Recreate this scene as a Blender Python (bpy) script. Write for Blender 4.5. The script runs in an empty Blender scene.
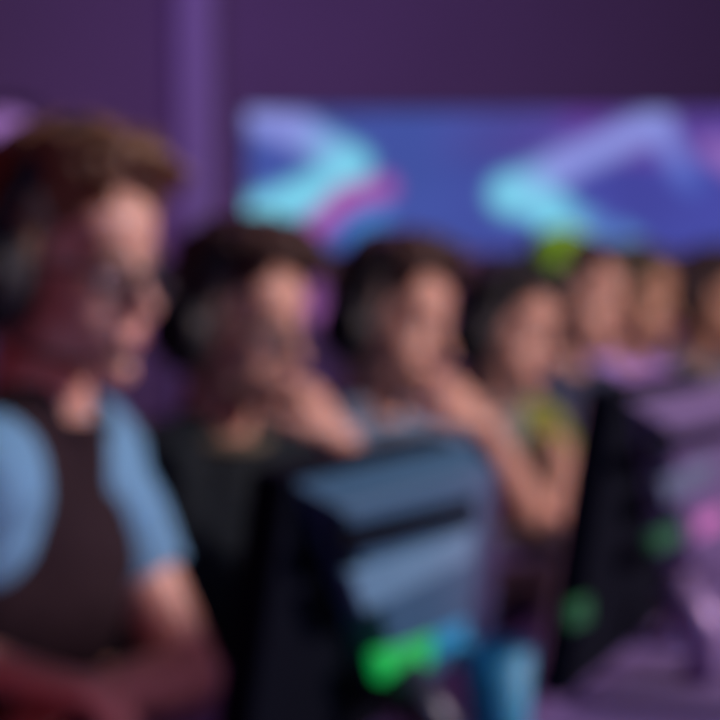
import bpy, bmesh, math, random
import numpy as np
from mathutils import Vector, Matrix, noise
random.seed(4)
V = Vector
R = math.radians
C = bpy.context.scene.collection

# ------------------------------------------------------------------ camera
F_PX = 1700.0
CAM = V((0, 0, 1.15))
PITCH = math.atan(60 / F_PX)
cd = bpy.data.cameras.new('camera')
cam = bpy.data.objects.new('camera', cd); C.objects.link(cam)
cam.location = CAM
cam.rotation_euler = (math.pi / 2 - PITCH, 0, 0)
cd.sensor_width = 36; cd.lens = 36 * F_PX / 720
cd.clip_start = 0.02; cd.clip_end = 60
cd.dof.use_dof = True                       # the photograph is far out of focus everywhere
cd.dof.focus_distance = 0.30
cd.dof.aperture_fstop = 11.5
bpy.context.scene.camera = cam
FW = V((0, math.cos(PITCH), -math.sin(PITCH))); UP = V((0, math.sin(PITCH), math.cos(PITCH)))

def P(x, y, d):
    """world point seen at pixel x, y at depth d"""
    return CAM + FW * d + V((1, 0, 0)) * ((x - 360) / F_PX * d) + UP * ((360 - y) / F_PX * d)

# ------------------------------------------------------------------ world, lights, exposure
w = bpy.data.worlds.new('world'); bpy.context.scene.world = w; w.use_nodes = True
w.node_tree.nodes['Background'].inputs[0].default_value = (0.30, 0.16, 0.62, 1)
w.node_tree.nodes['Background'].inputs[1].default_value = 0.03
vs = bpy.context.scene.view_settings
vs.view_transform = 'Standard'; vs.look = 'None'; vs.gamma = 1; vs.use_curve_mapping = False; vs.exposure = 0.0

def area(name, loc, aim, size, power, col, size_y=None, spread=180):
    l = bpy.data.lights.new(name, 'AREA'); l.energy = power; l.color = col
    l.size = size
    if size_y: l.shape = 'RECTANGLE'; l.size_y = size_y
    l.spread = R(spread)
    o = bpy.data.objects.new(name, l); C.objects.link(o); o.location = loc
    o.rotation_euler = (V(aim) - V(loc)).to_track_quat('-Z', 'Y').to_euler()
    return o
# warm stage key from the right, over the desks
area('stage_key_light', (2.9, 1.4, 2.45), (0, 2.3, 1.15), 0.4, 146, (1.0, 0.76, 0.71))
# red stage wash from the left and in front
area('red_wash_light', (-1.1, -1.6, 1.2), (0.1, 2.4, 0.95), 1.4, 8, (1.0, 0.08, 0.14))
# cool blue lamp above the desks, behind the camera
area('blue_desk_light', (1.0, 0.45, 1.65), (0.0, 1.5, 0.95), 0.4, 5.5, (0.15, 0.48, 1.0))
# magenta back light from the ceiling behind the players
area('magenta_back_light', (-0.8, 5.5, 3.3), (0.1, 2.6, 1.0), 0.9, 15, (0.75, 0.25, 1.0))
# wall washers
area('purple_wall_light', (-1.0, 8.0, 4.2), (0.0, 12.0, 2.6), 3.0, 45, (0.42, 0.20, 0.85), spread=150)
area('pink_wall_uplight', (0.0, 11.8, 0.95), (0.0, 11.95, 1.6), 7.0, 16, (0.80, 0.32, 0.72), size_y=0.08)

# ------------------------------------------------------------------ materials
MATS = {}
def mat(name, col, rough=0.6, metal=0.0, emit=None, es=0.0, noise_amt=0.12, noise_scale=12.0, bump=0.0, sss=0.0, coat=0.0, attr=None, alpha=None, trans=0.0, spec=0.5):
    if name in MATS: return MATS[name]
    m = bpy.data.materials.new(name); m.use_nodes = True
    nt = m.node_tree; b = nt.nodes['Principled BSDF']
    b.inputs['Roughness'].default_value = rough; b.inputs['Metallic'].default_value = metal
    tc = nt.nodes.new('ShaderNodeTexCoord')
    nz = nt.nodes.new('ShaderNodeTexNoise'); nz.inputs['Scale'].default_value = noise_scale; nz.inputs['Detail'].default_value = 4
    nt.links.new(tc.outputs['Object'], nz.inputs['Vector'])
    mr = nt.nodes.new('ShaderNodeMapRange'); mr.inputs['To Min'].default_value = 1 - noise_amt; mr.inputs['To Max'].default_value = 1 + noise_amt
    nt.links.new(nz.outputs['Fac'], mr.inputs['Value'])
    mx = nt.nodes.new('ShaderNodeVectorMath'); mx.operation = 'SCALE'; mx.inputs[0].default_value = col[:3]
    nt.links.new(mr.outputs['Result'], mx.inputs['Scale'])
    nt.links.new(mx.outputs['Vector'], b.inputs['Base Color'])
    if bump:
        bp = nt.nodes.new('ShaderNodeBump'); bp.inputs['Strength'].default_value = bump; bp.inputs['Distance'].default_value = 0.004
        n2 = nt.nodes.new('ShaderNodeTexNoise'); n2.inputs['Scale'].default_value = noise_scale * 8
        nt.links.new(tc.outputs['Object'], n2.inputs['Vector'])
        nt.links.new(n2.outputs['Fac'], bp.inputs['Height']); nt.links.new(bp.outputs['Normal'], b.inputs['Normal'])
    if sss:
        b.inputs['Subsurface Weight'].default_value = sss; b.inputs['Subsurface Radius'].default_value = (0.012, 0.005, 0.003)
        b.inputs['Subsurface Scale'].default_value = 1.0
    b.inputs['Specular IOR Level'].default_value = spec
    if coat: b.inputs['Coat Weight'].default_value = coat
    if trans: b.inputs['Transmission Weight'].default_value = trans
    if emit: b.inputs['Emission Color'].default_value = (*emit, 1); b.inputs['Emission Strength'].default_value = es
    MATS[name] = m
    return m

def tag(o, label=None, cat=None, group=None, kind=None):
    if label: o['label'] = label
    if cat: o['category'] = cat
    if group: o['group'] = group
    if kind: o['kind'] = kind
    return o

def empty(name, loc, rz=0.0):
    o = bpy.data.objects.new(name, None); C.objects.link(o); o.location = loc; o.rotation_euler = (0, 0, rz)
    o.empty_display_size = 0.1
    return o

# ------------------------------------------------------------------ mesh builder
_SPH = {}
def sphere_template(seg, rings):
    if (seg, rings) not in _SPH:
        vs_ = [(0, 0, 1)] + [(math.sin(math.pi * j / rings) * math.cos(2 * math.pi * i / seg), math.sin(math.pi * j / rings) * math.sin(2 * math.pi * i / seg), math.cos(math.pi * j / rings)) for j in range(1, rings) for i in range(seg)] + [(0, 0, -1)]
        fs_ = [(0, 1 + i, 1 + (i + 1) % seg) for i in range(seg)]
        for j in range(rings - 2):
            for i in range(seg):
                a = 1 + j * seg + i; b = 1 + j * seg + (i + 1) % seg; fs_.append((a, a + seg, b + seg, b))
        n = len(vs_) - 1; k = 1 + (rings - 2) * seg
        fs_ += [(k + i, n, k + (i + 1) % seg) for i in range(seg)]
        _SPH[(seg, rings)] = (np.array(vs_, float), fs_)
    return _SPH[(seg, rings)]

PENDING = []
def finish_meshes():
    """apply every bevel and voxel skin in one evaluation"""
    bpy.context.view_layer.update()
    dg = bpy.context.evaluated_depsgraph_get(); done = []
    for o, name, m, smooth, fold, fs in PENDING:
        done.append(bpy.data.meshes.new_from_object(o.evaluated_get(dg)))
    for (o, name, m, smooth, fold, fs), me in zip(PENDING, done):
        old = o.data; o.modifiers.clear(); o.data = me; bpy.data.meshes.remove(old); me.name = name
        me.materials.clear(); me.materials.append(m)
        if fold:
            nv = len(me.vertices); co = np.empty(nv * 3); no = np.empty(nv * 3)
            me.vertices.foreach_get('co', co); me.vertices.foreach_get('normal', no); co = co.reshape(-1, 3); no = no.reshape(-1, 3)
            h = np.array([noise.noise((x * fs, y * fs, z * fs * 0.6)) + 0.5 * noise.noise((x * fs * 2.3 + 7, y * fs * 2.3 + 1, z * fs * 2.3 + 3)) for x, y, z in co.tolist()])
            me.vertices.foreach_set('co', (co + no * (h * fold)[:, None]).ravel()); me.update()
        me.polygons.foreach_set('use_smooth', [smooth] * len(me.polygons))
class MB:
    def __init__(s): s.v = []; s.f = []; s.n = 0
    def add(s, vs_, fs_):
        k = s.n; s.v.append(np.asarray(vs_, float).reshape(-1, 3)); s.n += len(s.v[-1])
        s.f += [tuple(i + k for i in f) for f in fs_]; return s
    def ell(s, c, r, M=None, seg=20, rings=12):
        M = np.array(M or Matrix.Identity(3)); t, f = sphere_template(seg, rings)
        return s.add((t * np.array(V(r))) @ M.T + np.array(V(c)), f)
    def cap(s, a, b, r0, r1, seg=16, ends=True):
        a = V(a); b = V(b); d = b - a
        if d.length < 1e-6: d = V((0, 0, 1e-6))
        p = d.normalized().orthogonal().normalized(); q = d.normalized().cross(p)
        ring = lambda c, r: [c + (p * math.cos(2 * math.pi * k / seg) + q * math.sin(2 * math.pi * k / seg)) * r for k in range(seg)]
        fs_ = [(k, (k + 1) % seg, seg + (k + 1) % seg, seg + k) for k in range(seg)] + [tuple(range(seg))[::-1], tuple(range(seg, 2 * seg))]
        s.add(ring(a, r0) + ring(b, r1), fs_)
        if ends:
            s.ell(a, (r0,) * 3, seg=seg, rings=10); s.ell(b, (r1,) * 3, seg=seg, rings=10)
        return s
    def box(s, c, size, M=None, bev=0.0):
        M = M or Matrix.Identity(3)
        m4 = Matrix.Translation(V(c)) @ M.to_4x4() @ Matrix.Diagonal((*V(size), 1))
        bm = bmesh.new(); bmesh.ops.create_cube(bm, size=1, matrix=m4)
        if bev: bmesh.ops.bevel(bm, geom=list(bm.edges), offset=bev, segments=3, affect='EDGES', profile=0.6)
        bm.verts.index_update()
        s.add([v.co[:] for v in bm.verts], [tuple(v.index for v in f.verts) for f in bm.faces]); bm.free()
        return s
    def chain(s, pts, rs, seg=12):
        for i in range(len(pts) - 1): s.cap(pts[i], pts[i + 1], rs[i], rs[i + 1], seg)
        return s
    def tube(s, pts, r, seg=12, closed=False):
        """one continuous tube along points"""
        n = len(pts); vv = []; ff = []
        pts = [V(p) for p in pts]
        for i, p in enumerate(pts):
            if closed: t = pts[(i + 1) % n] - pts[i - 1]
            else: t = pts[min(i + 1, n - 1)] - pts[max(i - 1, 0)]
            q = t.normalized(); a = q.orthogonal() if i == 0 else (prev - q * prev.dot(q))
            a.normalize(); prev = a; b = q.cross(a)
            rr = r[i] if isinstance(r, (list, tuple)) else r
            vv += [p + (a * math.cos(k * 2 * math.pi / seg) + b * math.sin(k * 2 * math.pi / seg)) * rr for k in range(seg)]
        for i in range(n if closed else n - 1):
            A, B = i * seg, ((i + 1) % n) * seg
            for k in range(seg): ff.append((A + k, A + (k + 1) % seg, B + (k + 1) % seg, B + k))
        if not closed: ff += [tuple(range(seg))[::-1], tuple(range((n - 1) * seg, n * seg))]
        return s.add(vv, ff)
    def prism(s, base, top):
        """closed solid between two equal-length outlines"""
        n = len(base)
        return s.add(list(base) + list(top), [tuple(range(n))[::-1], tuple(range(n, 2 * n))] + [(i, (i + 1) % n, n + (i + 1) % n, n + i) for i in range(n)])
    def build(s, name, m, parent=None, smooth=False, bev=0.0, remesh=0.0, sm=0, fold=0.0, fs=9.0, origin=None):
        off = V((0, 0, 0))
        if parent is not None: off = V(parent.get('_o', (0, 0, 0)))
        if origin is not None: off = V(origin)
        me = bpy.data.meshes.new(name); me.from_pydata((np.concatenate(s.v) - np.array(off)).tolist(), [], s.f)
        if not remesh:
            bm = bmesh.new(); bm.from_mesh(me); bmesh.ops.recalc_face_normals(bm, faces=bm.faces); bm.to_mesh(me); bm.free()
        o = bpy.data.objects.new(name, me); C.objects.link(o)
        if bev:
            md = o.modifiers.new('b', 'BEVEL'); md.width = bev; md.segments = 3; md.limit_method = 'ANGLE'
        if remesh:
            md = o.modifiers.new('r', 'REMESH'); md.mode = 'VOXEL'; md.voxel_size = remesh; md.use_smooth_shade = True
            if sm:
                md = o.modifiers.new('s', 'SMOOTH'); md.iterations = sm; md.factor = 0.5
        if bev or remesh: PENDING.append((o, name, m, bool(remesh or smooth), fold if remesh else 0, fs))
        me.materials.clear(); me.materials.append(m)
        if smooth or remesh:
            for p in me.polygons: p.use_smooth = True
        if parent is not None:
            o.parent = parent; o['_o'] = tuple(off)
        elif origin is not None: o.location = off
        return o

def root_at(name, loc):
    """Empty whose children are built in world coordinates relative to it"""
    o = empty(name, loc); o['_o'] = tuple(V(loc)); return o
ROOTS = []

# ------------------------------------------------------------------ room
m_wall = mat('purple_wall_paint', (0.30, 0.22, 0.36), 0.85, noise_amt=0.10, noise_scale=1.2)
m_dark = mat('dark_ceiling', (0.03, 0.025, 0.05), 0.9)
m_floor = mat('dark_carpet', (0.04, 0.03, 0.06), 0.95, bump=0.4)
def st(o): o['kind'] = 'structure'; return o
st(MB().box((0, 4.5, -0.05), (12, 16, 0.1)).build('floor', m_floor))
st(MB().box((0, 4.5, 4.85), (12, 16, 0.1)).build('ceiling', m_dark))
st(MB().box((0, 12.1, 2.4), (12, 0.2, 4.8)).build('wall_back', m_wall))
st(MB().box((-6.1, 4.5, 2.4), (0.2, 16, 4.8)).build('wall_left', m_wall))
st(MB().box((6.1, 4.5, 2.4), (0.2, 16, 4.8)).build('wall_right', m_wall))
st(MB().box((0, -3.6, 2.4), (12, 0.2, 4.8)).build('wall_front', m_dark))
m_pil = mat('lit_column_lilac', (0.62, 0.54, 0.84), 0.7, noise_amt=0.05)  # light falling on the column is put into its paler colour
st(MB().box((-1.13, 11.86, 2.4), (0.25, 0.28, 4.8)).build('trim_1', m_pil, bev=0.02))

# ------------------------------------------------------------------ LED wall
def led_wall():
    r = root_at('led_screen', (1.6, 11.95, 1.45))
    tag(r, 'wide blue LED wall with glowing cyan chevrons on the purple back wall', 'screen')
    x0, x1, z0, z1 = -0.79, 4.2, 1.49, 2.47
    m_fr = mat('screen_frame_black', (0.01, 0.01, 0.02), 0.5)
    MB().box(((x0 + x1) / 2, 11.95, (z0 + z1) / 2), (x1 - x0 + 0.03, 0.08, z1 - z0 + 0.03)).build('frame', m_fr, r, bev=0.008)
    # picture: computed per vertex on a fine grid (an image on a lit screen)
    nx, nz = 300, 80
    me = bpy.data.meshes.new('display')
    vs_, fs_ = [], []
    for j in range(nz + 1):
        for i in range(nx + 1):
            vs_.append((x0 + (x1 - x0) * i / nx, 11.905, z0 + (z1 - z0) * j / nz))
    for j in range(nz):
        for i in range(nx):
            a = j * (nx + 1) + i; fs_.append((a, a + 1, a + nx + 2, a + nx + 1))
    me.from_pydata(vs_, [], fs_)
    ca = me.color_attributes.new('picture', 'FLOAT_COLOR', 'POINT')
    def seg(p, a, b):
        a = V(a); b = V(b); d = b - a; t = max(0, min(1, (p - a).dot(d) / d.length_squared)); return (p - a - d * t).length, t
    def lin(c): return V([((x / 255) / 12.92 if x < 10 else ((x / 255 + 0.055) / 1.055) ** 2.4) for x in c])
    LAV, CY, BL, PU, MG, NV = lin((142, 150, 226)), lin((126, 214, 240)), lin((66, 82, 160)), lin((96, 62, 150)), lin((176, 86, 172)), lin((70, 70, 160))
    # strokes in picture pixels (x, y, x, y, half width, colour a, colour b, soft)
    strokes = [
        ((250, 116), (300, 132), 15, LAV, LAV), ((300, 132), (354, 164), 15, LAV, CY), ((352, 168), (300, 198), 16, CY, CY), ((300, 198), (250, 214), 16, CY, CY),
        ((384, 188), (345, 198), 11, MG, MG), ((345, 198), (316, 226), 11, MG, MG), ((380, 214), (350, 232), 10, lin((66, 130, 205)), lin((66, 130, 205))),
        ((508, 196), (548, 206), 17, CY, CY), ((548, 206), (610, 234), 12, CY, BL * 1.4), ((508, 192), (560, 168), 15, CY, LAV), ((560, 166), (655, 124), 15, LAV, LAV), ((655, 124), (690, 182), 12, LAV, BL * 1.5),
        ((548, 226), (580, 240), 10, CY, CY), ((622, 236), (634, 244), 10, lin((90, 140, 200)), lin((90, 140, 200))),
        ((714, 150), (735, 165), 12, lin((150, 110, 190)), lin((150, 110, 190))), ((575, 122), (600, 112), 14, PU * 1.1, PU),
        ((770, 140), (840, 180), 14, LAV, CY), ((840, 180), (770, 220), 14, CY, LAV)]
    for k, (x, y_, z) in enumerate(vs_):
        px = 360 + x / 11.9 * F_PX; py = 300 - (z - 1.15) / 11.9 * F_PX
        t = max(0, min(1, (px - 420) / 200)); s_ = max(0, min(1, (py - 100) / 140))
        base = BL.lerp(PU if s_ < 0.45 else NV, t * (1 - abs(s_ - 0.5) * 0.6))
        n = noise.noise(V((px / 60, py / 60, 0)))
        base = base * (1 + 0.18 * n)
        p = V((px, py)); 
        for a, b, hw, ca_, cb_ in strokes:
            d, tt = seg(p, a, b); hw *= 1.35; f = max(0, min(1, 1.25 - d / hw)); f = f * f * (3 - 2 * f)
            if f > 0: base = base.lerp(ca_.lerp(cb_, tt), f)
        ca.data[k].color = (*base, 1)
    m = bpy.data.materials.new('led_picture'); m.use_nodes = True; nt = m.node_tree; nt.nodes.clear()
    at = nt.nodes.new('ShaderNodeAttribute'); at.attribute_name = 'picture'
    em = nt.nodes.new('ShaderNodeEmission'); em.inputs[1].default_value = 1.0
    ou = nt.nodes.new('ShaderNodeOutputMaterial'); nt.links.new(at.outputs[0], em.inputs[0]); nt.links.new(em.outputs[0], ou.inputs[0])
    me.materials.append(m)
    for v in me.vertices: v.co -= V(r['_o'])
    o = bpy.data.objects.new('display', me); C.objects.link(o); o.parent = r
led_wall()

# small pink stage lamp on the wall, top left
def wall_lamp(loc, label):
    r = root_at('stage_lamp', loc); tag(r, label, 'lamp')
    L = V(loc); k = mat('lamp_black', (0.015, 0.015, 0.02), 0.5)
    d = V((0.25, -0.9, -0.25)).normalized()
    MB().cap(L - d * 0.14, L + d * 0.12, 0.15, 0.22, 28, ends=False).build('housing', k, r, bev=0.01)
    MB().cap(L + d * 0.10, L + d * 0.125, 0.20, 0.20, 28, ends=False).build('lens', mat('lamp_glow_pink', (0.6, 0.4, 0.7), 0.4, emit=(0.22, 0.11, 0.30), es=1.0), r)
    MB().tube([L + V((-0.24, 0, 0)), L + V((-0.23, 0.08, 0.2)), L + V((0, 0.12, 0.26)), L + V((0.23, 0.08, 0.2)), L + V((0.24, 0, 0))], 0.014).build('yoke', k, r)
    MB().cap(L + V((0, 0.12, 0.26)), V((L.x, 12.0, L.z + 0.26)), 0.02, 0.02, ends=False).build('wall_bracket', k, r)
wall_lamp(P(6, 138, 11.4), 'round stage lamp glowing pink on the back wall above the leftmost player')

# ------------------------------------------------------------------ desk
DU = V((0.372, 0.928, 0)).normalized(); DP = V((DU.y, -DU.x, 0))
DESK_Z = 0.76
def desk():
    a = V((-0.49, 0.98, 0)); L = 3.95; W = 0.95
    r = root_at('long_desk', a + DU * L / 2 + DP * W / 2)
    tag(r, 'long dark desk running along the row of seated players', 'desk')
    M = Matrix((DU, DP, V((0, 0, 1)))).transposed()
    c = a + DU * L / 2 + DP * W / 2
    MB().box((c.x, c.y, DESK_Z - 0.015), (L, W, 0.03), M).build('desk_top', mat('desk_laminate', (0.13, 0.09, 0.26), 0.6, noise_amt=0.15), r, bev=0.004)
    k = mat('desk_steel', (0.03, 0.03, 0.04), 0.5, 0.5)
    for s in (0.06, 0.5, 0.94):
        for t in (0.08, 0.92):
            p = a + DU * L * s + DP * W * t
            MB().box((p.x, p.y, (DESK_Z - 0.03) / 2), (0.05, 0.05, DESK_Z - 0.03), M).build('leg', k, r, bev=0.004)
    p = c + DP * (W / 2 - 0.12)
    MB().box((p.x, p.y, 0.50), (L * 0.9, 0.02, 0.36), M).build('modesty_panel', k, r)
desk()

# ------------------------------------------------------------------ people
SKIN = mat('skin_warm', (0.53, 0.295, 0.24), 0.46, sss=0.25, noise_amt=0.06, noise_scale=30)
SKIN2 = mat('skin_tan', (0.46, 0.25, 0.17), 0.4, sss=0.25, noise_amt=0.06, noise_scale=30)
BLACK = mat('black_plastic', (0.006, 0.007, 0.013), 0.55, noise_amt=0.1, spec=0.3)
PAD = mat('black_ear_pad', (0.012, 0.012, 0.02), 0.8, noise_amt=0.1)
def ik(S, W, hint, l1, l2):
    d = W - S; L = d.length; L2 = min(L, (l1 + l2) * 0.995); u = d.normalized(); W = S + u * L2
    a = (l1 * l1 - l2 * l2 + L2 * L2) / (2 * L2); h = math.sqrt(max(l1 * l1 - a * a, 1e-6))
    p = (hint - S); p = p - u * p.dot(u); p.normalize()
    return S + u * a + p * h, W

def hand(mb, W, d, n, side, curl=0.5, k=1.0, spread=0.0):
    """palm, four unequal fingers and a thumb; d points along the hand, n out of the palm, side toward the thumb"""
    d = d.normalized(); n = (n - d * n.dot(d)).normalized(); side = (side - d * side.dot(d) - n * side.dot(n)).normalized()
    offs = (0.027, 0.009, -0.009, -0.026); lens = (0.070, 0.079, 0.074, 0.058); bases = (0.088, 0.090, 0.086, 0.078)
    for i in range(4):
        b = W + d * bases[i] * k + side * offs[i] * k
        mb.cap(W + d * 0.008 * k + side * offs[i] * 0.6 * k, b, 0.016 * k, 0.0115 * k, 12)
        p = b; ang = 0.0; q = d; lat = side * (offs[i] * spread * 8)
        for f, rr0, rr1 in ((0.46, 0.0098, 0.009), (0.30, 0.009, 0.0082), (0.24, 0.0082, 0.007)):
            ang += curl * (1.0 + 0.12 * i)
            q = (d * math.cos(ang) + n * math.sin(ang) + lat).normalized()
            e = p + q * lens[i] * f * k; mb.cap(p, e, rr0 * k, rr1 * k, 12); p = e
    mb.ell(W + d * 0.045 * k, (0.044 * k, 0.036 * k, 0.014 * k), Matrix((d, side, n)).transposed())
    t0 = W + d * 0.022 * k + side * 0.020 * k
    t1 = t0 + (d * 0.55 + side * 0.75 + n * 0.35).normalized() * 0.040 * k
    t2 = t1 + (d * 0.8 + side * 0.35 + n * 0.5).normalized() * 0.030 * k
    t3 = t2 + (d * 0.85 + side * 0.05 + n * 0.55).normalized() * 0.024 * k
    mb.cap(t0, t1, 0.017 * k, 0.0125 * k, 12).cap(t1, t2, 0.0115 * k, 0.010 * k, 12).cap(t2, t3, 0.010 * k, 0.008 * k, 12)

def person(sp):
    H = sp['H']; a = R(sp.get('yaw', -50)); b = R(sp.get('byaw', -45)); s = sp.get('s', 1.0); lean = R(sp.get('lean', 12)); pit = R(sp.get('pitch', 6))
    up = V((0, 0, 1))
    fh0 = V((math.cos(a), math.sin(a), 0)); lh = V((-math.sin(a), math.cos(a), 0))
    fh = fh0 * math.cos(pit) - up * math.sin(pit); uh = fh.cross(lh)
    tl = R(sp.get('tilt', 0)); lh, uh = lh * math.cos(tl) + uh * math.sin(tl), uh * math.cos(tl) - lh * math.sin(tl)
    MH = Matrix((fh, lh, uh)).transposed()
    hp = lambda x, y, z: H + MH @ V((x, y, z)) * s
    fb = V((math.cos(b), math.sin(b), 0)); lb = V((-math.sin(b), math.cos(b), 0))
    ub = fb * math.sin(lean) + up * math.cos(lean); fbl = fb * math.cos(lean) - up * math.sin(lean)
    MT = Matrix((fbl, lb, ub)).transposed()
    N = H - fh0 * 0.045 * s - up * 0.165 * s
    hip = N - ub * 0.47 * s
    seat_z = hip.z - 0.10 * s
    root = root_at('person', (hip.x, hip.y, 0.0))
    tag(root, sp['label'], 'person', 'seated players at the long desk')
    sw = sp.get('sw', 0.168)
    S = N - ub * 0.045 * s
    SH = {'L': S + lb * sw * s, 'R': S - lb * sw * s}
    arms = {}
    for k in 'LR':
        g = sp[k]; tw = V(g['w']); te = V(g['e']); tw.z = max(tw.z, 0.797)
        if g.get('lap'): tw = hip + fb * 0.27 + lb * (0.09 if k == 'L' else -0.09) + V((0, 0, 0.075)); te = SH[k] - fb * 0.2 + lb * (0.25 if k == 'L' else -0.25) - V((0, 0, 0.3))
        elif k != 'L' or sp['s'] != 0.875: te.z = max(te.z, 0.83)
        E, W = ik(SH[k], tw, te, 0.275 * s, 0.25 * s); arms[k] = (SH[k], E, W)
    # legs
    kz = seat_z + 0.055
    legs = {}
    for k, sg in (('L', 1), ('R', -1)):
        hj = hip + lb * 0.085 * sg * s - up * 0.02; K = hj + fb * 0.40 * s + lb * 0.05 * sg; K.z = kz
        A = V(K) + fb * sp.get('foot', -0.02); A.z = 0.085
        legs[k] = (hj, K, A)
    skin = sp.get('skin', SKIN)
    # ---- body, one continuous surface
    m = MB()
    E = lambda c, r: m.ell(hp(*c), [q * s for q in r], MH, 24, 16)
    E((-0.014, 0, 0.035), (0.094, 0.076, 0.086)); E((0.028, 0, -0.026), (0.060, 0.064, 0.084)); E((0.036, 0, -0.072), (0.048, 0.045, 0.036))
    E((0.070, 0, -0.096), (0.022, 0.023, 0.018)); E((0.074, 0, 0.026), (0.020, 0.044, 0.013)); E((0.055, 0, 0.05), (0.04, 0.055, 0.04))
    E((0.084, 0, -0.058), (0.012, 0.024, 0.006)); E((0.083, 0, -0.067), (0.012, 0.020, 0.007)); E((0.074, 0, -0.062), (0.016, 0.034, 0.020))
    for q in (1, -1):
        E((0.052, 0.034 * q, -0.030), (0.032, 0.028, 0.030)); E((0.071, 0.030 * q, 0.0095), (0.0155, 0.017, 0.0075)); E((0.070, 0.030 * q, -0.0105), (0.0145, 0.016, 0.005)); E((-0.006, 0.078 * q, -0.008), (0.017, 0.008, 0.031)); E((0.101, 0.0115 * q, -0.034), (0.011, 0.008, 0.008))
        E((0.02, 0.05 * q, -0.06), (0.03, 0.016, 0.03))
    m.chain([hp(0.084, 0, 0.018), hp(0.098, 0, -0.008), hp(0.112, 0, -0.030)], [0.008 * s, 0.009 * s, 0.0115 * s])
    m.chain([hp(-0.02, 0, -0.03), N + (H - N) * 0.35 - fh0 * 0.01, N - ub * 0.03], [0.058 * s, 0.052 * s, 0.062 * s], 20)
    def torso(mm, inf, arms_=True):
        T = lambda c, r: mm.ell(c, [q * s + inf for q in r], MT, 28, 18)
        T(N - ub * 0.17 * s, (0.100, 0.150, 0.165)); T(hip + ub * 0.15 * s, (0.095, 0.135, 0.16))
        mm.cap(S - lb * 0.12 * s, S + lb * 0.12 * s, 0.052 * s + inf, 0.052 * s + inf, 20)
        for q in (1, -1): mm.cap(N + ub * 0.01 * s + lb * 0.03 * q * s, S + lb * 0.14 * q * s, 0.036 * s + inf * 0.6, 0.046 * s + inf, 16)
    def pelvis(mm, inf):
        mm.ell(hip + ub * 0.02, [0.11 * s + inf, 0.155 * s + inf, 0.10 * s + inf], MT, 28, 18)
        for k in 'LR':
            hj, K, A = legs[k]
            mm.cap(hj, K, 0.082 * s + inf, 0.058 * s + inf, 20); mm.cap(K, K.lerp(A, 0.35), 0.057 * s + inf, 0.056 * s + inf, 18)
    torso(m, 0); pelvis(m, 0)
    for k in 'LR':
        hj, K, A = legs[k]
        m.chain([K.lerp(A, 0.35), A], [0.056 * s, 0.038 * s], 16); m.cap(A - up * 0.03, A + fb * 0.14 - up * 0.045, 0.036, 0.028, 14)
        s0, e0, w0 = arms[k]; g = sp[k]
        m.chain([s0, s0.lerp(e0, 0.4), e0], [0.054 * s, 0.046 * s, 0.037 * s], 18)
        m.chain([e0, e0.lerp(w0, 0.3), w0], [0.037 * s, 0.038 * s, 0.024 * s], 18)
        hd = g.get('d', (w0 - e0)); th = g.get('side', lb * (-1 if k == 'L' else 1))
        hand(m, w0, V(hd), V(g.get('n', (0, 0, -1))), V(th), g.get('curl', 0.5), s * 0.98)
    body = m.build('body', skin, root, remesh=0.0045, sm=5)
    # ---- eyes
    for q in (1, -1):
        e = MB().ell(hp(0.0705, 0.030 * q, 0.0), (0.0125 * s,) * 3, MH, 20, 14).build('eye', mat('eye_white', (0.75, 0.72, 0.72), 0.25, noise_amt=0.02), root, smooth=True)
        MB().ell(hp(0.0802, 0.029 * q, -0.001), (0.0032 * s, 0.0058 * s, 0.0058 * s), MH, 16, 10).build('iris', mat('iris_brown', (0.05, 0.025, 0.015), 0.2), e, smooth=True)
        mb = MB(); mb.chain([hp(0.088, 0.012 * q, 0.024), hp(0.090, 0.030 * q, 0.030), hp(0.076, 0.048 * q, 0.024)], [0.0035, 0.0045, 0.0025])
        mb.build('eyebrow', sp['hair'], root, remesh=0.002, sm=1)
    MB().ell(hp(0.0915, 0, -0.0625), (0.0045 * s, 0.019 * s, 0.0065 * s), MH).build('lips', mat('lip_rose', (0.45, 0.16, 0.16), 0.45), root, smooth=True)
    # ---- hair: cap plus many locks, merged
    hm = MB(); hr = random.Random(sp.get('seed', 1))
    hm.ell(hp(-0.028, 0, 0.045), (0.096 * s, 0.086 * s, 0.088 * s), MH, 28, 18)
    hm.ell(hp(-0.05, 0, -0.005), (0.068 * s, 0.078 * s, 0.075 * s), MH, 24, 16)
    ln = sp.get('quiff', 0.05); hh = sp.get('hup', 0.03)
    for i in range(int(sp.get('locks', 70) * 2.2)):
        u = hr.uniform(-1, 1); t = hr.uniform(-0.9, 1.0)
        x = -0.02 + 0.075 * t; y = 0.062 * u * math.sqrt(max(0.1, 1 - 0.35 * t * t)); z = 0.045 + 0.085 * math.sqrt(max(0.05, 1 - (t * 0.75) ** 2 - (u * 0.72) ** 2))
        p0 = V((x, y, z)); f = (t + 0.9) / 1.9
        p1 = p0 + V((ln * 0.45 * f + hr.uniform(-.008, .008), hr.uniform(-.012, .012) + u * 0.008, hh * (0.15 + 0.7 * f) + hr.uniform(-.006, .010)))
        p2 = p1 + V((ln * 0.6 * f + 0.01, hr.uniform(-.012, .012), -0.004 + hr.uniform(-.012, .006)))
        hm.chain([hp(*p0), hp(*p1), hp(*p2)], [0.0145, 0.0095, 0.0045], 8)
    for q in (1, -1):
        for i in range(9):
            x = -0.075 + 0.011 * i; hm.chain([hp(x, 0.070 * q, 0.07), hp(x + 0.004, 0.081 * q, 0.03), hp(x + 0.008, 0.080 * q, sp.get('side', 0.005) - 0.004 * (i < 5) * (5 - i))], [0.014, 0.010, 0.005], 8)
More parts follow.
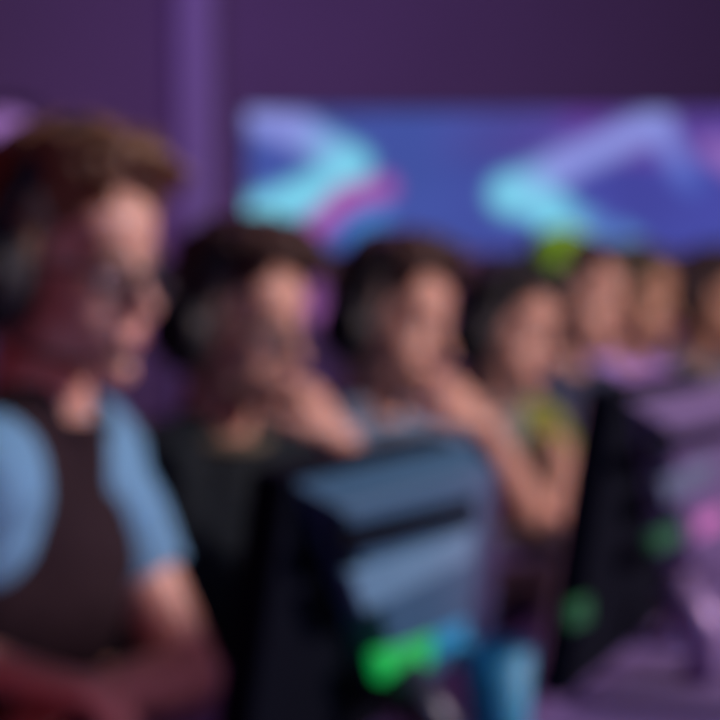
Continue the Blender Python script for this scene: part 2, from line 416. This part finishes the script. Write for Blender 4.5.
    if sp.get('hairlong'):
        for i in range(26):
            t = R(hr.uniform(95, 265)); c_, s_ = math.cos(t), math.sin(t)
            hm.chain([hp(-0.02 + 0.075 * c_, 0.072 * s_, 0.05), hp(-0.02 + 0.092 * c_, 0.086 * s_, -0.03), hp(-0.02 + 0.085 * c_, 0.088 * s_, -0.10 + hr.uniform(-.02, .01))], [0.02, 0.017, 0.008], 8)
    hm.build('hair', sp['hair'], root, remesh=0.004, sm=2, fold=0.002, fs=60)
    # ---- shirt
    sh = MB(); torso(sh, 0.013)
    sh.ell(hip + ub * 0.03, [0.118 * s, 0.160 * s, 0.085 * s], MT, 28, 18)
    sh.cap(N - ub * 0.085 * s + fb * 0.012, N + ub * 0.004 * s + fb * 0.004, (0.082 if sw < 0.13 else 0.100) * s, 0.0695 * s, 28, ends=False)
    sl = sp.get('sleeve', 0.8)
    for k in 'LR':
        s0, e0, w0 = arms[k]
        if sl <= 1: sh.ell(s0, (0.058 * s,) * 3).cap(s0, s0.lerp(e0, sl), 0.059 * s, 0.055 * s, 20, ends=False)
        else: sh.cap(s0, e0, 0.064 * s, 0.050 * s, 20).cap(e0, e0.lerp(w0, sl - 1), 0.051 * s, 0.040 * s, 20, ends=False)
    shirt = sh.build('shirt', sp['shirt'], root, remesh=0.0065, sm=2, fold=0.006, fs=13)
    pts = [N + ub * 0.006 * s + fb * (0.004 + 0.064 * math.cos(t * math.pi / 12)) * s + lb * 0.070 * math.sin(t * math.pi / 12) * s - up * (0.006 * math.cos(t * math.pi / 12)) for t in range(24)]
    MB().tube(pts, 0.009 * s, 10, closed=True).build('collar', sp.get('collar', sp['shirt']), shirt, smooth=True)
    if sp.get('raglan'):   # sleeves and shoulders in a second cloth
        for q, k in ((1, 'L'), (-1, 'R')):
            s0, e0, w0 = arms[k]; x0 = N - ub * 0.016 * s + lb * (0.036 if q == 1 else -0.085) * s
            mt = MB(); mt.cap(x0, s0, (0.058 if q == 1 else 0.044) * s, 0.066 * s, 20)
            mt.ell(s0, (0.072 * s,) * 3)
            mt.cap(s0 - lb * 0.03 * q * s - ub * 0.01, s0 - lb * 0.01 * q * s - ub * 0.06 * s + fbl * 0.01, 0.068 * s, 0.060 * s)
            if q == 1: mt.cap(x0 + fbl * 0.045 * s - ub * 0.03 * s, s0 + fbl * 0.03 * s - ub * 0.05 * s, 0.046 * s, 0.058 * s, 20).cap(s0 + fbl * 0.03 * s - ub * 0.05 * s, s0 + fbl * 0.045 * s - ub * 0.12 * s - lb * 0.01 * q, 0.056 * s, 0.042 * s, 20).cap(s0, s0.lerp(e0, sl + 0.02), 0.0625 * s, 0.058 * s, 20, ends=False)
            mt.cap(x0 - ub * 0.03 * s + fbl * 0.025 * s, s0 - ub * 0.02, 0.038 * s, 0.060 * s, 18)
            mt.build('sleeve', sp['raglan'], shirt, remesh=0.0065, sm=2, fold=0.006, fs=13)
    if sp.get('panel'):
        mt = MB()
        for q in (1, -1):
            mt.ell(N - ub * 0.17 * s + lb * 0.098 * q * s + fbl * 0.05, [0.058 * s, 0.020 * s, 0.14 * s], MT)
        mt.build('shirt_stripe', sp['panel'], shirt, remesh=0.005, sm=2)
    tr = MB(); pelvis(tr, 0.010)
    for k in 'LR':
        hj, K, A = legs[k]; tr.cap(K.lerp(A, 0.35), K.lerp(A, 0.93), 0.066 * s, 0.052 * s, 18, ends=False)
    tr.build('trousers', mat('dark_denim', (0.03, 0.035, 0.06), 0.85, noise_amt=0.2), root, remesh=0.009, sm=2, fold=0.004, fs=14)
    for k in 'LR':
        hj, K, A = legs[k]; Z = V((0, 0, 1)); t = V((A.x, A.y, 0))
        MM = Matrix((fb, lb, Z)).transposed(); q = MB()
        q.box(t + fb * 0.055 + up * 0.012, (0.27, 0.10, 0.024), MM).ell(t + fb * 0.10 + up * 0.035, (0.075, 0.046, 0.036), MM).ell(t - fb * 0.02 + up * 0.06, (0.058, 0.044, 0.055), MM)
        q.build('shoe', mat('black_shoe', (0.02, 0.02, 0.025), 0.6), root, remesh=0.006, sm=2)
    # ---- cap
    if sp.get('hat'):
        cm = MB(); cm.ell(hp(-0.052, 0, 0.078), (0.092 * s, 0.092 * s, 0.080 * s), MH, 28, 18)
        cap_ = cm.build('cap', sp['hat'], root, smooth=True)
        br = MB(); br.ell(hp(-0.145, 0, 0.06), (0.062 * s, 0.062 * s, 0.007 * s), MH, 24, 8); br.build('brim', sp['hat'], cap_, smooth=True)
        MB().ell(hp(-0.052, 0, 0.158), (0.008, 0.008, 0.005), MH).build('button', sp['hat'], cap_, smooth=True)
    # ---- glasses
    if sp.get('glasses'):
        g = MB(); gm = mat('glasses_black', (0.01, 0.01, 0.015), 0.3)
        lens_rings = []
        for q in (1, -1):
            ring = [hp(0.101 - 0.010 * abs(math.cos(t) * 0.5 + 0.5), q * (0.031 + 0.024 * math.cos(t)), -0.003 + 0.019 * math.sin(t)) for t in [i * math.pi / 12 for i in range(24)]]
            g.tube(ring, 0.0024, 8, closed=True); lens_rings.append(ring)
            g.tube([hp(0.092, 0.054 * q, 0.004), hp(0.05, 0.074 * q, 0.006), hp(0.0, 0.082 * q, 0.008), hp(-0.02, 0.080 * q, -0.01)], 0.0024, 8)
        g.tube([hp(0.1, 0.009, 0.0), hp(0.106, 0, 0.003), hp(0.1, -0.009, 0.0)], 0.0022, 8)
        go = g.build('glasses', gm, root, smooth=True)
        for ring in lens_rings:
            c = sum(ring, V()) / len(ring)
            l = MB(); l.prism([p.lerp(c, 0.04) for p in ring], [p.lerp(c, 0.04) + fh * 0.0015 for p in ring])
            l.build('lens', mat('lens_glass', (0.75, 0.8, 0.95), 0.08, trans=1.0, noise_amt=0.0), go)
    # ---- chair
    chair(sp, hip, fb, lb, seat_z)
    if sp.get('headset'): headset(sp, H, MH, hp, s)
    return root

def headset(sp, H, MH, hp, s):
    r = root_at('headset', H); tag(r, sp['headset'], 'headset', 'headsets worn by the players')
    hu = sp.get('hbz', 0.0)
    arc = [hp(-0.018 + 0.045 * math.sin(t), 0.098 * math.cos(t), 0.012 + (0.137 + hu) * math.sin(t)) for t in [math.pi * i / 24 for i in range(25)]]
    MB().tube(arc, 0.012, 12).build('headband', BLACK, r, smooth=True)
    arc2 = [hp(-0.018 + 0.045 * math.sin(t), 0.090 * math.cos(t), 0.012 + (0.126 + hu) * math.sin(t)) for t in [math.pi * (0.2 + 0.6 * i / 16) for i in range(17)]]
    MB().tube(arc2, 0.016, 12).build('headband_pad', PAD, r, smooth=True)
    for q in (1, -1):
        m = MB(); m.cap(hp(-0.018, 0.098 * q, -0.008), hp(-0.018, 0.126 * q, -0.008), 0.050 * s, 0.040 * s, 32, ends=False)
        cup = m.build('ear_cup', BLACK, r, bev=0.006, smooth=True)
        pts = [hp(-0.018 + 0.038 * math.cos(t), 0.094 * q, -0.008 + 0.044 * math.sin(t)) for t in [i * math.pi / 12 for i in range(24)]]
        MB().tube(pts, 0.0135, 12, closed=True).build('ear_pad', PAD, cup, smooth=True)
        acc = sp.get('accent')
        if acc: MB().cap(hp(-0.018, 0.126 * q, -0.008), hp(-0.018, 0.132 * q, -0.008), 0.030 * s, 0.024 * s, 28, ends=False).build('cup_disc', acc, cup)
    MB().tube([hp(0.0, -0.110, -0.035), hp(0.04, -0.108, -0.075), hp(0.085, -0.075, -0.085), hp(0.108, -0.045, -0.078)], 0.003, 8).build('microphone_boom', BLACK, r, smooth=True)
    MB().ell(hp(0.112, -0.036, -0.076), (0.008, 0.012, 0.008), MH).build('microphone', PAD, r, smooth=True)

def chair(sp, hip, fb, lb, seat_z):
    base = V((hip.x, hip.y, 0)) + fb * 0.10
    r = root_at('gaming_chair', base); tag(r, sp['chair'], 'chair', 'gaming chairs along the desk')
    Z = V((0, 0, 1)); M = Matrix((fb, lb, Z)).transposed()
    lea = mat('chair_black_leatherette', (0.018, 0.014, 0.035), 0.5, bump=0.2)
    pur = mat('chair_purple_panel', (0.16, 0.05, 0.28), 0.5)
    q = lambda x, y, z: base + fb * x + lb * y + Z * z
    seat = MB().box(q(0, 0, seat_z - 0.045), (0.50, 0.44, 0.085), M).build('seat', lea, r, bev=0.03)
    for g in (1, -1): MB().box(q(0.02, 0.235 * g, seat_z - 0.02), (0.44, 0.07, 0.10), M).build('seat_bolster', pur, seat, bev=0.025)
    tilt = R(8); ML = M @ Matrix.Rotation(-tilt, 3, 'Y'); ax = ML @ V((0, 0, 1)); nx = ML @ V((1, 0, 0))
    b0 = q(-0.26, 0, seat_z + 0.02)
    h = sp.get('chairh', 0.55)
    bk = MB().box(b0 + ax * h / 2 - nx * 0.03, (0.075, 0.40, h), ML).build('backrest', lea, r, bev=0.03)
    for g in (1, -1): MB().box(b0 + ax * h * 0.5 + lb * 0.205 * g, (0.10, 0.06, h * 0.8), ML).build('side_wing', pur, bk, bev=0.025)
    MB().box(b0 + ax * (h - 0.08) + nx * 0.015, (0.05, 0.24, 0.11), ML).build('head_pillow', pur, bk, bev=0.022)
    for g in (1, -1):
        MB().cap(q(-0.02, 0.285 * g, seat_z - 0.03), q(-0.02, 0.30 * g, seat_z + 0.12), 0.016, 0.014, ends=False).build('armrest_post', BLACK, r)
        MB().box(q(0.0, 0.30 * g, seat_z + 0.13), (0.20, 0.07, 0.025), M).build('armrest', PAD, r, bev=0.01)
    MB().cap(q(0, 0, 0.10), q(0, 0, seat_z - 0.08), 0.026, 0.020, ends=False).build('gas_lift', BLACK, r)
    for k in range(5):
        t = k * 2 * math.pi / 5 + 0.3; e = q(0.27 * math.cos(t), 0.27 * math.sin(t), 0.075)
        f = MB().tube([q(0, 0, 0.115), e], [0.026, 0.015]).build('foot', BLACK, r)
        MB().cap(e + V((-0.018, 0, -0.045)), e + V((0.018, 0, -0.045)), 0.03, 0.03, 20, ends=False).build('caster', PAD, f)

HB = mat('hair_brown', (0.16, 0.085, 0.045), 0.55, noise_amt=0.25, noise_scale=60)
HD = mat('hair_dark', (0.060, 0.032, 0.030), 0.55, noise_amt=0.25, noise_scale=60)
HK = mat('hair_black', (0.012, 0.012, 0.016), 0.5, noise_amt=0.25, noise_scale=60)
fab = lambda n, c: mat(n, c, 0.9, spec=0.15, noise_amt=0.18, noise_scale=20, bump=0.25)
H0 = V((0, 0, 0))
people = [
 dict(label='large young man at left with brown quiff, glasses and dark tee with blue sleeves', H=P(69, 270, 1.55), yaw=-34, byaw=-15, lean=10, pitch=5, s=0.875, sw=0.125,
      hair=HB, quiff=0.042, hup=0.030, locks=90, seed=3, glasses=True, shirt=fab('brown_tee', (0.018, 0.010, 0.015)), raglan=fab('blue_chambray', (0.12, 0.28, 0.46)), sleeve=0.55,
      L=dict(w=P(85, 700, 1.46), e=P(225, 790, 1.62), n=(0, 0, -1), curl=0.35), R=dict(w=P(0, 672, 1.36), e=P(-200, 700, 1.3), n=(0, 0, -1), curl=0.4),
      headset='black headset with red cup discs on the largest brown-quiffed player', accent=mat('red_disc', (0.30, 0.02, 0.04), 0.4), hbz=0.0,
      chair='black gaming chair under the player with blue sleeves'),
 dict(label='player in dark top with brown quiff and glasses, loose fist held against his mouth', H=P(239, 326, 2.40), yaw=-36, byaw=-42, lean=16, pitch=8, s=1.0,
      hair=HD, quiff=0.055, hup=0.036, locks=80, seed=8, glasses=True, shirt=fab('dark_navy_shirt', (0.009, 0.014, 0.020)), collar=fab('olive_collar', (0.12, 0.11, 0.08)), sleeve=0.75,
      L=dict(w=P(340, 440, 2.22), e=P(385, 600, 2.22), d=(-0.55, 0.12, 0.75), n=(-0.7, 0.3, -0.4), side=(0.1, -0.9, 0.3), curl=0.75),
      R=dict(lap=1, w=H0, e=H0, curl=0.2),
      headset='black headset on the dark-shirted player whose fist covers his mouth', chair='black gaming chair behind the dark-shirted player with fist at mouth'),
 dict(label='player in slate blue shirt resting chin on raised hand, directly behind the nearest monitor', H=P(393, 325, 2.80), yaw=-37, byaw=-45, lean=14, pitch=8, s=1.0,
      hair=HD, quiff=0.05, hup=0.034, locks=80, seed=12, shirt=fab('slate_blue_shirt', (0.12, 0.19, 0.30)), sleeve=0.75,
      L=dict(w=P(480, 425, 2.56), e=P(560, 560, 2.55), d=(-0.6, 0.1, 0.7), n=(-0.6, 0.4, -0.3), side=(0.1, -0.9, 0.3), curl=0.6),
      R=dict(w=P(420, 545, 2.45), e=P(330, 560, 2.7), n=(0, 0, -1), curl=0.4),
      headset='black headset on the slate-blue-shirted player resting chin on hand', chair='black gaming chair under the slate-blue-shirted player'),
 dict(label='black-haired player in grey jersey with yellow-green sleeves, forearms on the desk', H=P(506, 334, 3.25), yaw=-36, byaw=-45, lean=18, pitch=10, s=0.98,
      hair=HK, quiff=0.03, hup=0.018, locks=70, seed=15, skin=SKIN, shirt=fab('grey_jersey', (0.16, 0.19, 0.21)), raglan=fab('lime_stripe', (0.22, 0.25, 0.05)), sleeve=0.6,
      L=dict(w=P(560, 545, 2.85), e=P(600, 520, 3.1), n=(0, 0, -1), curl=0.35), R=dict(w=P(515, 548, 2.80), e=P(450, 520, 3.0), n=(0, 0, -1), curl=0.35),
      headset='black headset on the black-haired player in the grey jersey with yellow-green sleeves', chair='black gaming chair under the player in the grey jersey with yellow-green sleeves'),
 dict(label='player in navy shirt wearing a bright green cap turned backwards', H=P(579, 302, 3.70), yaw=-38, byaw=-42, lean=10, pitch=6, s=1.0,
      hair=HD, quiff=0.02, hup=0.006, locks=30, seed=18, hat=fab('green_cap_cloth', (0.22, 0.50, 0.04)), shirt=fab('navy_shirt', (0.035, 0.045, 0.09)), sleeve=0.7,
      L=dict(lap=1, w=H0, e=H0, curl=0.2), R=dict(lap=1, w=H0, e=H0, curl=0.2),
      chair='black gaming chair under the player in the green cap'),
 dict(label='short-haired player in lavender top sitting between green-capped and rightmost players', H=P(636, 302, 4.15), yaw=-40, byaw=-45, lean=10, pitch=4, s=1.0,
      hair=mat('hair_olive_brown', (0.07, 0.06, 0.04), 0.6, noise_amt=0.25, noise_scale=60), quiff=0.02, hup=0.012, locks=50, seed=22, skin=SKIN2, shirt=fab('lavender_top', (0.46, 0.29, 0.78)), sleeve=0.7,
      L=dict(lap=1, w=H0, e=H0, curl=0.2), R=dict(lap=1, w=H0, e=H0, curl=0.2),
      chair='black gaming chair under the player in the lavender top'),
 dict(label='dark-haired player in grey shirt and headset at the right edge, farthest along the desk', H=P(711, 304, 4.60), yaw=-40, byaw=-50, lean=10, pitch=4, s=1.04,
      hair=HD, quiff=0.03, hup=0.022, locks=60, seed=27, skin=SKIN2, shirt=fab('grey_shirt', (0.16, 0.16, 0.20)), sleeve=0.7,
      L=dict(lap=1, w=H0, e=H0, curl=0.2), R=dict(lap=1, w=H0, e=H0, curl=0.2),
      headset='black headset on the dark-haired player at the right edge', chair='black gaming chair under the dark-haired player at the right edge'),
]
for sp in people: person(sp)

# ------------------------------------------------------------------ monitors
def monitor(tl, length, height, px_shapes, label, tilt, leds, hcol, ncol, bcol, grp='gaming monitors standing on the desk'):
    """tl: top left corner of the back, in the world; u runs along the desk, v down, w out of the back"""
    u = V(DU) ; back = V(DP)
    v = (-V((0, 0, 1)) * math.cos(tilt) - back * math.sin(tilt)).normalized(); wv = u.cross(v)
    if wv.dot(back) < 0: wv = -wv
    Q = lambda a, b, c: tl + u * a + v * b + wv * c
    def uv(px, py, c=0.0):
        o = Q(0, 0, c); d = P(px, py, 1.0) - CAM; t = (o - CAM).dot(wv) / d.dot(wv); h = CAM + d * t - o
        return h.dot(u), h.dot(v)
    mid = Q(length * 0.55, height * 0.5, 0)
    foot = V((mid.x, mid.y, DESK_Z)) + back * 0.03
    r = root_at('monitor', foot); tag(r, label, 'monitor', grp)
    shell = mat('monitor_black_shell', (0.002, 0.003, 0.008), 0.9, spec=0.05)
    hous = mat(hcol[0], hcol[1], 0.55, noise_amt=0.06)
    MM = Matrix((u, v, wv)).transposed()
    pan = MB().box(Q(length / 2, height / 2, -0.014), (length, height, 0.028), MM).build('panel', shell, r, bev=0.005)
    m_scr = mat('monitor_screen', (0.02, 0.02, 0.03), 0.3, emit=(0.75, 0.35, 0.62), es=0.9)
    MB().box(Q(length / 2, height / 2 - 0.004, -0.0285), (length - 0.02, height - 0.03, 0.002), MM).build('display', m_scr, pan)
    pts = [uv(*p) for p in px_shapes['housing']]
    cx = sum(p[0] for p in pts) / len(pts); cy = sum(p[1] for p in pts) / len(pts)
    D = 0.030
    base = [Q(a, b, -0.002) for a, b in pts]
    top = [Q(a + (cx - a) * 0.10, b + (cy - b) * (0.16 if b < cy else 0.08), D) for a, b in pts]
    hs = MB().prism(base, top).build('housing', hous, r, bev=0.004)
    def slab(name, poly, m, c0, c1, par=hs, bev=0.0015):
        pp = [uv(x, y, D) for x, y in poly]
        return MB().prism([Q(a, b, c0) for a, b in pp], [Q(a, b, c1) for a, b in pp]).build(name, m, par, bev=bev)
    slab('vent', px_shapes['vent'], shell, D - 0.006, D + 0.002)
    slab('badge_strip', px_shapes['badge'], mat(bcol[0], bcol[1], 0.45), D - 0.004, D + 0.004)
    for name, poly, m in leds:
        slab(name, poly, m, D - 0.006 if name != 'green_reflection' else -0.002, (D + 0.003) if name != 'green_reflection' else 0.003)
    # stand
    steel = mat(ncol[0], ncol[1], 0.4, 0.3)
    neck_top = Q(length * 0.55, height * 0.72, 0.012)
    nk = MB().tube([foot + V((0, 0, 0.012)) + back * 0.02, foot + back * 0.03 + V((0, 0, 0.06)), neck_top + wv * 0.02], [0.020, 0.018, 0.022], 16).build('stand_neck', steel, r, smooth=True)
    Mb = Matrix((u, back, V((0, 0, 1)))).transposed()
    MB().box(foot + V((0, 0, 0.0065)), (0.20, 0.15, 0.012), Mb).build('stand_base', shell if 'blue' in hcol[0] else mat('violet_stand_base', (0.11, 0.075, 0.20), 0.6), r, bev=0.005)
    return r

g_led = mat('green_led', (0.02, 0.2, 0.05), 0.4, emit=(0.0, 0.30, 0.05), es=1.0)
c_led = mat('cyan_led', (0.02, 0.1, 0.2), 0.4, emit=(0.0, 0.13, 0.26), es=1.0)
p_led = mat('pink_led', (0.3, 0.1, 0.25), 0.4, emit=(0.20, 0.06, 0.20), es=1.0)
dg_led_refl = mat('dim_green_led_and_reflection', (0.01, 0.08, 0.02), 0.4, emit=(0.0, 0.03, 0.01), es=1.0)  # LED on the second monitor, also its painted green reflection
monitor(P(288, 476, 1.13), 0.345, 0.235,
    dict(housing=[(292, 480), (475, 438), (470, 606), (462, 650), (362, 690), (340, 612)],
         vent=[(338, 528), (474, 498), (474, 522), (342, 556)],
         badge=[(345, 572), (470, 530), (466, 560), (360, 612)]),
    'nearest dark gaming monitor seen from behind, pale badge strip and bright green light', R(9),
    [('green_light', [(374, 654), (432, 634), (428, 664), (380, 682)], g_led), ('cyan_light', [(434, 632), (466, 620), (462, 644), (432, 656)], c_led)], ('blue_housing_plastic', (0.018, 0.08, 0.16)), ('dark_stand_metal', (0.03, 0.035, 0.06)), ('pale_badge_blue_light_tint', (0.10, 0.23, 0.36)))  # blue light on the back is put into housing and badge colours
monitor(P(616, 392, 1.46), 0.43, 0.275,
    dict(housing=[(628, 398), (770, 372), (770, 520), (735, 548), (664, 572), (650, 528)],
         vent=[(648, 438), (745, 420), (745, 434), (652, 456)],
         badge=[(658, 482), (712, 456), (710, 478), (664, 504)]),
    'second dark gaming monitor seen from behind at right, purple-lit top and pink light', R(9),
    [('green_light', [(652, 536), (680, 524), (680, 540), (656, 552)], dg_led_refl), ('pink_light', [(694, 518), (722, 506), (722, 526), (696, 538)], p_led),
     ('green_reflection', [(602, 612), (620, 604), (620, 628), (603, 636)], dg_led_refl)], ('housing_violet_light_tint', (0.10, 0.065, 0.19)), ('pale_stand_metal', (0.27, 0.18, 0.38)), ('slate_badge', (0.10, 0.14, 0.23)))  # glowing patch paints a green reflection; violet light put into housing colour

# ------------------------------------------------------------------ small things on the desk
def on_desk(px, py):
    d = P(px, py, 1.0) - CAM; t = (DESK_Z - CAM.z) / d.z; return CAM + d * t
def cup(px, py, label, col, h=0.10, rr=0.035):
    p = on_desk(px, py); r = root_at('tumbler', p); tag(r, label, 'cup')
    m = MB(); n = 32
    prof = [(rr * 0.78, 0), (rr * 0.82, 0.004), (rr, h), (rr * 0.93, h), (rr * 0.76, 0.008)]
    vv = [p + V((a * math.cos(t * 2 * math.pi / n), a * math.sin(t * 2 * math.pi / n), z)) for a, z in prof for t in range(n)]
    ff = [(i * n + k, i * n + (k + 1) % n, (i + 1) * n + (k + 1) % n, (i + 1) * n + k) for i in range(len(prof) - 1) for k in range(n)]
    m.add(vv, ff + [tuple(range(n))[::-1], tuple(range((len(prof) - 1) * n, len(prof) * n))])
    m.build('tumbler_body', mat('teal_plastic', col, 0.6), r, smooth=True)
    MB().tube([p + V((rr * 0.97 * math.cos(t), rr * 0.97 * math.sin(t), h)) for t in [i * math.pi / 16 for i in range(32)]], 0.002, 8, closed=True).build('rim', mat('teal_plastic', col, 0.6), r, smooth=True)
cup(498, 752, 'teal tumbler standing on the desk between the two monitors', (0.012, 0.22, 0.38), 0.092, 0.030)

def mouse(px, py, rz, label, m_):
    p = on_desk(px, py); r = root_at('computer_mouse', p); tag(r, label, 'mouse')
    M = Matrix.Rotation(rz, 3, 'Z')
    b = MB(); b.ell(p + V((0, 0, 0.0245)), (0.056, 0.031, 0.024), M).box(p + V((0, 0, 0.009)), (0.09, 0.05, 0.010), M)
    b.build('mouse_shell', m_, r, remesh=0.003, sm=3)
    MB().ell(p + M @ V((0.034, 0, 0.041)), (0.010, 0.0035, 0.007), M).build('scroll_wheel', BLACK, r, smooth=True)

def keyboard(c, rz, label):
    r = root_at('keyboard', c); tag(r, label, 'keyboard', 'keyboards on the desk')
    M = Matrix.Rotation(rz, 3, 'Z')
    MB().box(c + V((0, 0, 0.011)), (0.36, 0.13, 0.020), M).build('keyboard_case', BLACK, r, bev=0.004)
    km = mat('keycaps', (0.05, 0.04, 0.07), 0.5)
    for i in range(5):
        for j in range(15):
            MB().box(c + M @ V((-0.161 + j * 0.023, -0.046 + i * 0.023, 0.0255)), (0.019, 0.019, 0.009), M).build('key', km, r)
ang = math.atan2(DU.y, DU.x)
keyboard(V((0.10, 2.02, DESK_Z)), ang, 'black keyboard on the desk in front of the dark-shirted player')
keyboard(V((0.36, 2.72, DESK_Z)), ang, 'black keyboard on the desk between slate-blue and striped-jersey players')
mouse(688, 640, ang + 0.4, 'pale lilac computer mouse on the desk below the right monitor', mat('pale_lilac_plastic', (0.55, 0.42, 0.70), 0.4))

finish_meshes()
for o in list(bpy.data.objects):
    if '_o' in o: del o['_o']
